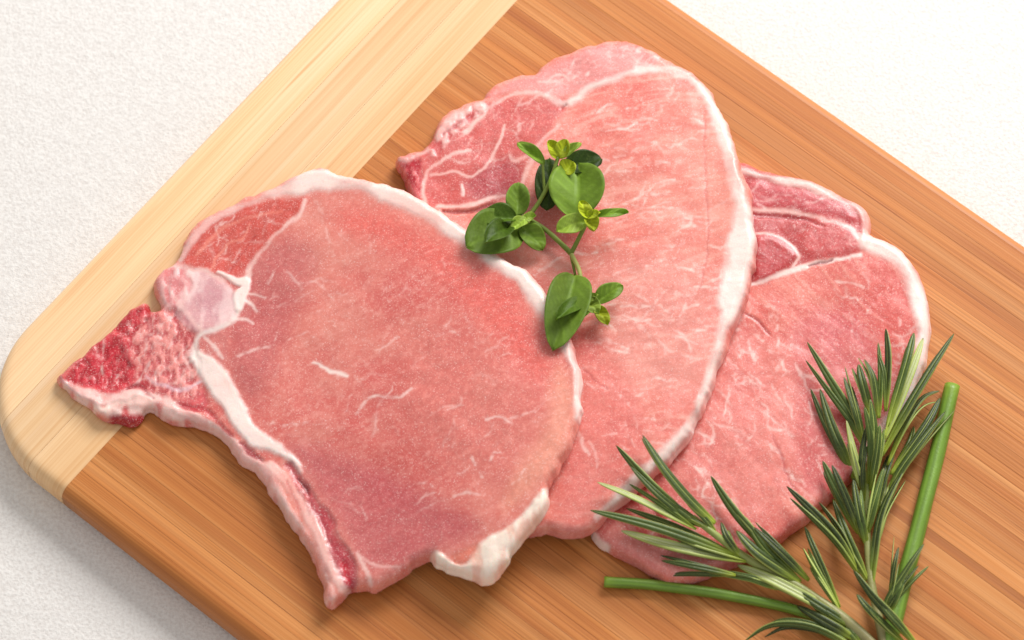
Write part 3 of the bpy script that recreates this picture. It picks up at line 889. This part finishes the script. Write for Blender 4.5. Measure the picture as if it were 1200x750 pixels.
            ([(190, 320), (214, 308), (226, 330), (210, 362), (188, 362)], srgb(222, 120, 120), srgb(244, 200, 194), 260, 0.5, 0.001)])

# ------------------------------------------------------------------ herbs
def rest(px, py, lift):
    """A traced point lifted above whatever surface it lies over."""
    zs = np.arange(ZT + 0.07, ZT, -0.0002)
    w = place(px, py, zs)
    hit = np.nonzero(sample(SURF, w[:, 0], w[:, 1]) + lift >= zs)[0]
    return w[hit[0]] if len(hit) else place(px, py, ZT + lift)

def frames(C):
    t = np.gradient(C, axis=0)
    t /= np.linalg.norm(t, axis=1, keepdims=True)
    up = np.array([0, 0, 1.0])
    s = np.cross(t, up)
    s /= np.linalg.norm(s, axis=1, keepdims=True) + 1e-12
    n = np.cross(s, t)
    return t, s, n

def tube(name, C, R, colf, mat, parent, seg=12, ridge=0.0, cut=None):
    C = np.asarray(C, float)
    t, s, n = frames(C)
    V, K = [], []
    m = len(C)
    for i in range(m):
        for k in range(seg):
            a = 2 * math.pi * k / seg
            r = R[i] * (1 + ridge * math.sin(3 * a + i * 0.7))
            V.append(C[i] + (s[i] * math.cos(a) + n[i] * math.sin(a)) * r)
            K.append(colf(i / (m - 1), a))
    F = [(i * seg + k, i * seg + (k + 1) % seg, (i + 1) * seg + (k + 1) % seg, (i + 1) * seg + k) for i in range(m - 1) for k in range(seg)]
    for e, ring in ((0, range(seg)), (m - 1, range((m - 1) * seg, m * seg))):
        V.append(C[e])
        K.append(colf(e / (m - 1), 0) if cut is None else cut)
        c = len(V) - 1
        r = list(ring)
        for k in range(seg):
            q = (r[k], r[(k + 1) % seg], c)
            F.append(q[::-1] if e == 0 else q)
    return build_mesh(name, V, F, mat, parent, np.array(K))

SEC = [(-1, 0), (-.82, .34), (-.45, .5), (-.12, .38), (0, .24), (.12, .38), (.45, .5), (.82, .34), (1, 0),
       (.86, -.28), (.6, -.3), (.45, -.08), (.1, -.06), (0, -.24), (-.1, -.06), (-.45, -.08), (-.6, -.3), (-.86, -.28)]
TOPC, EDGEC, UNDC = [2, 3, 5, 6, 1, 7], [0, 8, 9, 17, 10, 16], [11, 12, 14, 15]

def needle(C, width, roll, tone, parent, origin):
    """One rosemary leaf: rolled margins, grooved dark top, pale felted underside."""
    C = np.asarray(C, float)
    m = len(C)
    t, s, n = frames(C)
    rr = np.linspace(roll, roll + RNG.normal(0, 0.25), m)
    u = np.linspace(0, 1, m)
    w = width * np.minimum(1, 0.42 + 2.2 * u) * np.clip(1 - ((u - 0.3) / 0.71).clip(0, 1) ** 2.4, 0.02, 1) ** 0.75
    dark = srgb(66, 84, 28) * (0.5 + 0.8 * RNG.random()) * tone
    mid = srgb(168, 180, 96) * tone  # margins painted pale, as rolled edges catching light; also the groove line
    pale = srgb(186, 192, 140)
    lime = srgb(172, 188, 58)
    brown = 0.95 if RNG.random() < 0.4 else 2
    V, K = [], []
    for i in range(m):
        S = s[i] * math.cos(rr[i]) + n[i] * math.sin(rr[i])
        Nn = -s[i] * math.sin(rr[i]) + n[i] * math.cos(rr[i])
        b = smooth(0.35, 0.0, u[i]) * 0.75
        for k, (a, h) in enumerate(SEC):
            V.append(C[i] + S * a * w[i] + Nn * h * w[i] * 0.95)
            c = pale if k in UNDC else lime * 0.75 if k == 13 else mid if (k in EDGEC or k == 4) else dark
            c = c * (1 - b) + lime * b
            if u[i] > brown:
                c = srgb(96, 70, 40)
            K.append(c)
    g = len(SEC)
    F = [(i * g + k, i * g + (k + 1) % g, (i + 1) * g + (k + 1) % g, (i + 1) * g + k) for i in range(m - 1) for k in range(g)]
    F.append(tuple(range(g))[::-1])
    F.append(tuple(range((m - 1) * g, m * g)))
    F = [f[::-1] for f in F]
    return build_mesh('leaf', np.array(V) - origin, F, M_NEEDLE, parent, np.array(K))

def rosemary(label, stem_px, stem_r, needles):
    S = np.array([rest(x, y, l) for x, y, l in stem_px])
    root_p = S[0].copy()
    root = thing('rosemary_sprig', label, 'rosemary', tuple(root_p), 0, 'rosemary sprigs')
    Sc = curve(S, 6)
    bark, green = srgb(150, 135, 96), srgb(150, 168, 84)
    tube('stem', Sc - root_p, np.linspace(stem_r, stem_r * 0.45, len(Sc)), lambda u, a: bark * (1 - u) + green * u, M_NEEDLE, root, 10, 0.08)
    more = []
    for pts, wpx, roll, lift, tone in needles:
        for rep in range(1 + int(RNG.random() < 0.45)):
            dx, dy = RNG.normal(0, 10), RNG.normal(0, 10)
            k = RNG.uniform(0.72, 1.0)
            bx, by = pts[-1]
            q = [(bx + (x - bx) * k + dx * (1 - i / (len(pts) - 1)), by + (y - by) * k + dy * (1 - i / (len(pts) - 1))) for i, (x, y) in enumerate(pts)]
            more.append((q, wpx * RNG.uniform(0.6, 0.85), roll + RNG.normal(0, 0.8), max(0.0015, lift - RNG.uniform(0.0, 0.004)), tone * RNG.uniform(0.7, 1.25)))
    for pts, wpx, roll, lift, tone in list(needles) + more:
        base = rest(pts[-1][0], pts[-1][1], 0.0)
        # the base meets the stem at the stem's own height
        j = np.argmin(((Sc[:, :2] - base[:2]) ** 2).sum(1))
        zb = Sc[j, 2]
        bp = place(pts[-1][0], pts[-1][1], zb)
        tip = rest(pts[0][0], pts[0][1], lift)
        Ls = np.cumsum([0] + [math.hypot(pts[i][0] - pts[i - 1][0], pts[i][1] - pts[i - 1][1]) for i in range(1, len(pts))])
        Ls = Ls / Ls[-1]
        ctl = []
        for (x, y), q in zip(pts, Ls):
            z = tip[2] * (1 - q) + bp[2] * q + 0.0022 * math.sin(math.pi * q)
            fl = rest(x, y, 0.0012)[2]
            ctl.append(place(x, y, max(z, fl)))
        if len(ctl) == 2:
            mid = (ctl[0] + ctl[1]) / 2
            mid[2] += 0.0018
            d = ctl[1] - ctl[0]
            mid[:2] += np.array([-d[1], d[0]]) * RNG.normal(0, 0.03)
            ctl = [ctl[0], mid, ctl[1]]
        C = curve(ctl[::-1], 12 // (len(ctl) - 1) + 2)
        needle(C, wpx * 0.9 * MMPX, roll, tone, root, root_p)

PI = math.pi
left_needles = [
    ([(722, 522), (765, 570), (812, 613)], 6.5, 0.5, 0.006, 1.0),
    ([(753, 510), (780, 552), (812, 590), (838, 613)], 7.5, -0.4, 0.007, 1.0),
    ([(757, 560), (790, 592), (826, 618)], 5, 0.2, 0.004, 1.2),
    ([(700, 565), (750, 586), (816, 620)], 5.5, 2.6, 0.005, 1.2),
    ([(692, 598), (770, 618), (860, 650)], 6.5, 0.3, 0.004, 1.0),
    ([(728, 622), (790, 640), (874, 657)], 8, 2.9, 0.003, 1.0),
    ([(833, 558), (866, 606), (927, 670)], 6.5, 0.5, 0.005, 0.95),
    ([(863, 622), (890, 650), (938, 682)], 8, -0.2, 0.004, 1.35),
    ([(884, 618), (915, 648), (948, 680)], 5.5, 0.2, 0.004, 0.8),
    ([(775, 657), (815, 664), (862, 674)], 4.2, 0.2, 0.002, 0.7),
    ([(837, 672), (880, 678), (912, 690)], 5, 0.3, 0.002, 1.2),
    ([(864, 662), (910, 682), (985, 722)], 8, 2.9, 0.006, 1.0),
    ([(943, 617), (957, 650), (984, 712)], 4.5, 0.4, 0.008, 1.05),
    ([(941, 642), (955, 668), (984, 716)], 4.5, 1.2, 0.008, 1.5),
    ([(934, 710), (965, 728), (1000, 748)], 7, 0.6, 0.004, 0.85),
    ([(984, 724), (994, 738), (1010, 756)], 4.5, 0.2, 0.003, 1.2),
    ([(872, 752), (895, 736), (918, 731), (951, 735), (984, 750), (1010, 768)], 5, 0.7, 0.003, 0.85),
    ([(930, 690), (960, 710), (1000, 735)], 6, 0.2, 0.006, 1.1),
    ([(805, 590), (822, 604), (838, 622)], 4, 0.2, 0.006, 1.6),
    ([(845, 612), (852, 630), (868, 652)], 4.5, 0.2, 0.004, 1.1),
]
rosemary('rosemary sprig whose pale woody stem runs beside the short green chive piece',
         [(1050, 785, 0.004), (1015, 748, 0.005), (975, 714, 0.006), (925, 682, 0.005), (872, 652, 0.005), (835, 624, 0.005), (812, 606, 0.005)], 0.0022, left_needles)
right_needles = [
    ([(946, 401), (972, 444), (998, 487), (1012, 523)], 6, 0.4, 0.005, 1.0),
    ([(989, 442), (1001, 480), (1012, 518)], 5, -0.3, 0.005, 0.85),
    ([(961, 456), (972, 492), (984, 522), (1004, 566)], 7, 0.3, 0.003, 0.95),
    ([(1006, 427), (1011, 450), (1020, 484)], 6, 0.2, 0.007, 1.0),
    ([(1013, 421), (1024, 446), (1030, 490)], 6, -0.4, 0.008, 1.0),
    ([(1038, 385), (1041, 420), (1038, 482)], 5.5, 0.7, 0.007, 0.9),
    ([(1071, 390), (1062, 426), (1040, 500)], 6.5, 0.3, 0.006, 1.2),
    ([(1082, 396), (1066, 440), (1036, 515)], 6, 2.7, 0.004, 1.2),
    ([(1118, 391), (1092, 431), (1064, 477), (1033, 534)], 6.5, 0.5, 0.01, 0.95),
    ([(1101, 458), (1082, 466), (1064, 492), (1040, 545)], 5, 0.9, 0.005, 1.0),
    ([(1102, 466), (1084, 500), (1044, 556)], 6, 0.2, 0.004, 1.0),
    ([(1108, 482), (1078, 520), (1055, 552), (1040, 582)], 6.5, 0.4, 0.008, 1.05),
    ([(1020, 468), (1024, 510), (1018, 570)], 6.5, -0.2, 0.01, 1.55),
    ([(1031, 498), (1028, 530), (1020, 575)], 5, 0.2, 0.011, 1.7),
    ([(992, 493), (1002, 536), (1013, 582)], 5.5, 2.8, 0.007, 1.15),
    ([(964, 540), (980, 574), (1006, 625)], 6, 0.3, 0.004, 0.9),
    ([(975, 545), (990, 580), (1010, 630)], 5.5, 0.1, 0.005, 0.65),
    ([(976, 585), (994, 632), (1016, 680)], 6, 0.4, 0.005, 0.95),
    ([(1000, 560), (1006, 600), (1016, 640)], 6, 0.2, 0.008, 1.3),
    ([(1036, 548), (1024, 590), (1015, 628)], 6, 0.4, 0.01, 1.25),
    ([(1062, 545), (1032, 605), (1021, 690)], 6.5, 0.7, 0.007, 1.0),
    ([(1046, 560), (1036, 600), (1022, 650)], 5.5, 2.8, 0.004, 0.9),
    ([(922, 570), (956, 603), (981, 632), (1006, 672)], 7, 0.6, 0.005, 0.85),
    ([(1083, 637), (1066, 662), (1042, 700), (1036, 720)], 5, 0.3, 0.008, 0.95),
    ([(1053, 641), (1048, 664), (1042, 704)], 3.4, 0.5, 0.007, 1.0),
    ([(1064, 668), (1054, 692), (1040, 722)], 4.5, 0.4, 0.007, 1.05),
    ([(1000, 668), (1022, 698), (1046, 724), (1074, 756)], 6.5, 0.6, 0.013, 0.85),
    ([(1004, 696), (1020, 716), (1060, 754)], 5, 0.3, 0.011, 1.35),
    ([(1015, 500), (1010, 540), (1012, 590)], 5, 0.0, 0.005, 0.7),
    ([(1050, 520), (1036, 560), (1022, 610)], 5.5, 0.2, 0.004, 0.75),
]
rosemary('bushy rosemary sprig lying along the thick chive stalk',
         [(1040, 790, 0.004), (1034, 745, 0.004), (1022, 690, 0.004), (1017, 640, 0.004), (1015, 590, 0.004), (1020, 540, 0.004), (1030, 500, 0.004)], 0.0018, right_needles)

def chive(label, pts, r, taper, cut):
    C = curve(np.array([place(x, y, ZT + r + 0.0003 + up) for x, y, up in pts]), 8)
    root = C[0].copy()
    o = thing('chive_stalk', label, 'chive', tuple(root), 0)
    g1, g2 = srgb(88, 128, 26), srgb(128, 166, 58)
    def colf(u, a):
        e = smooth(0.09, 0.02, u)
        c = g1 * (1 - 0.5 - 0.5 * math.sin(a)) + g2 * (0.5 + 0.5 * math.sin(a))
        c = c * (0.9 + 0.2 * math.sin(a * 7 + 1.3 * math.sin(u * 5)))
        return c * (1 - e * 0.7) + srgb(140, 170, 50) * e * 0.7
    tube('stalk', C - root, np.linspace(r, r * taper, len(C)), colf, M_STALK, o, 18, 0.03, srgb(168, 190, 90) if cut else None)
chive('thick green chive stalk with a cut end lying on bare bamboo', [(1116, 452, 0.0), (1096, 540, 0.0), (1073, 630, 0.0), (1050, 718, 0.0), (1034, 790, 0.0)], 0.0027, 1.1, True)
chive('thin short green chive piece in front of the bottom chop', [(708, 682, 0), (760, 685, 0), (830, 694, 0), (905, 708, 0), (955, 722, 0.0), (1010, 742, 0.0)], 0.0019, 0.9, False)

# --- oregano
def oleaf(base, tip, width, cup, fold, curl, tone, parent, origin, roll=0.0, side=0.5):
    """Ovate leaf from base to tip with a folded midrib, side veins and real thickness by curvature."""
    base, tip = np.array(base), np.array(tip)
    ax = tip - base
    L = np.linalg.norm(ax)
    t = ax / L
    s = np.cross(t, [0, 0, 1.0])
    s /= np.linalg.norm(s)
    n = np.cross(s, t)
    S = s * math.cos(roll) + n * math.sin(roll)
    Nn = -s * math.sin(roll) + n * math.cos(roll)
    nu, nv = 22, 15
    V, K = [], []
    ph = RNG.random() * 6
    for i in range(nu):
        u = i / (nu - 1)
        w = width * (math.sin(math.pi * min(1, u ** 0.92)) ** 0.52 if 0 < u < 1 else 0) + width * 0.015
        for j in range(nv):
            q = j / (nv - 1) * 2 - 1
            vein = math.cos((u * 5.5 - abs(q) * 1.5) * 2 * math.pi)
            h = fold * abs(q) * w + cup * w * q * q + curl * L * (math.sin(math.pi * u) - 0.0) * 0.5 - curl * L * 0.6 * u * u
            h += 0.0002 * vein * (1 - abs(q)) * smooth(0.02, 0.2, abs(q)) - 0.00022 * math.exp(-(q * w / 0.0004) ** 2)
            h += 0.0005 * math.sin(ph + u * 7 + q * 3)
            V.append(base + t * u * L + S * q * w * (1 - 0.1 * fold) + Nn * h)
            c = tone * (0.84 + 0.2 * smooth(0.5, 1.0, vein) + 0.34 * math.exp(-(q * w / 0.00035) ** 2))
            c = c * (1.12 if (q < 0) == (side > 0) else 0.92)  # painted light and shade: one half of the leaf lighter, the other darker
            K.append(c)
    F = grid_faces(nu, nv)[:, ::-1]
    V = np.array(V)
    V2 = V - Nn * 0.00022
    allF = np.concatenate([F, F[:, ::-1] + len(V)])
    idx = np.arange(len(V)).reshape(nu, nv)
    ring = np.concatenate([idx[:, 0], idx[-1, 1:], idx[-2::-1, -1], idx[0, -2:0:-1]])
    r2 = np.roll(ring, -1)
    allF = np.concatenate([allF, np.stack([ring, r2, r2 + len(V), ring + len(V)], -1)])
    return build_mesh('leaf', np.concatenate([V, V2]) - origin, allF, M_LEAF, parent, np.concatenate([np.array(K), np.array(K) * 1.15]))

H = 0.006
node = rest(669, 296, H * 0.5)
oreg = thing('oregano_sprig', 'small fresh oregano sprig with round green leaves on the middle chop', 'oregano', tuple(node))
sg, sy = srgb(140, 160, 70), srgb(188, 194, 110)
def ostem(pts, r, c):
    C = curve(np.array([rest(x, y, l) for x, y, l in pts]), 5)
    tube('stem', C - node, np.linspace(r, r * 0.8, len(C)), lambda u, a: c, M_LEAF, oreg, 8, 0.05)
ostem([(669, 297, .003), (678, 315, .003), (682, 334, .003), (687, 354, .004)], 0.00085, sy)
ostem([(669, 297, .003), (655, 283, .004), (639, 269, .005), (619, 256, .006)], 0.0010, sg)
ostem([(619, 254, .006), (631, 238, .007), (640, 222, .008), (648, 203, .010), (654, 184, .012)], 0.00085, sg)
ostem([(638, 226, .007), (637, 208, .009), (636, 190, .011)], 0.00055, sg)
ostem([(669, 297, .003), (677, 282, .005), (684, 268, .007), (690, 254, .009)], 0.00085, sg)
ostem([(669, 297, .0025), (672, 312, .0015), (674, 322, .0015)], 0.0006, sg)
G_DARK, G_MID, G_LITE, G_YEL, G_DEEP = srgb(94, 126, 28), srgb(138, 172, 56), srgb(176, 204, 80), srgb(206, 220, 48), srgb(58, 82, 20)
def ol(b, t, w, lb, lt, tone, cup=0.25, fold=0.3, curl=0.05, roll=0.0, side=0.5):
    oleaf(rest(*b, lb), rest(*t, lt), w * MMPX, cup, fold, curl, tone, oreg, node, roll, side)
ol((660, 196), (706, 186), 15, .007, .006, G_DEEP, 0.1, 0.2)
ol((641, 246), (644, 184), 16, .005, .006, G_DEEP, 0.1, 0.2)
ol((676, 257), (677, 189), 34, .007, .008, G_MID, 0.12, 0.42, 0.1, 0.05)
ol((660, 204), (672, 189), 11, .009, .010, G_YEL)
ol((638, 192), (606, 166), 8, .011, .010, G_MID * 1.15, 0.3, 0.4)
ol((655, 186), (643, 164), 8, .012, .015, G_YEL)
ol((655, 186), (664, 163), 9, .012, .015, G_YEL * 0.9)
ol((658, 184), (681, 167), 6, .012, .014, G_LITE)
ol((606, 254), (608, 213), 14.5, .007, .010, G_MID * 0.85, 0.15, 0.3)
ol((608, 264), (549, 286), 30, .005, .005, G_MID * 0.72, 0.3, -0.1, 0.1, 0.1)
ol((606, 256), (560, 256), 15, .009, .009, G_DARK, 0.3, 0.3, 0.12, -0.2)
ol((596, 266), (570, 282), 14, .010, .009, G_DARK * 0.8, 0.3, 0.3, 0.1)
ol((611, 264), (637, 292), 14, .006, .004, G_MID * 0.9, 0.1, 0.35)
ol((618, 256), (598, 268), 8, .008, .010, G_LITE)
ol((612, 258), (628, 252), 6, .008, .009, G_LITE * 1.1)
ol((688, 258), (652, 270), 13, .010, .011, G_LITE * 1.05, 0.2, 0.25)
ol((690, 256), (680, 235), 8, .012, .015, G_YEL)
ol((691, 252), (696, 270), 9, .012, .012, G_YEL * 0.85)
ol((688, 255), (702, 248), 6, .012, .015, G_YEL * 1.05)
ol((696, 254), (737, 248), 6, .010, .008, G_MID * 1.15, 0.3, 0.5)
ol((675, 322), (650, 405), 26, .005, .0035, G_MID * 0.74, 0.12, 0.4, 0.12, 0.1)
ol((684, 352), (652, 372), 10, .007, .007, G_DARK, 0.3, 0.3)
ol((698, 354), (730, 334), 11.5, .005, .006, G_MID, 0.2, 0.3)
ol((686, 352), (702, 366), 10, .006, .006, G_LITE * 0.85)
ol((690, 360), (678, 372), 7, .006, .006, G_MID)
ol((698, 360), (713, 380), 8, .005, .004, G_YEL * 0.75)
ol((690, 352), (700, 345), 5, .006, .008, G_LITE)
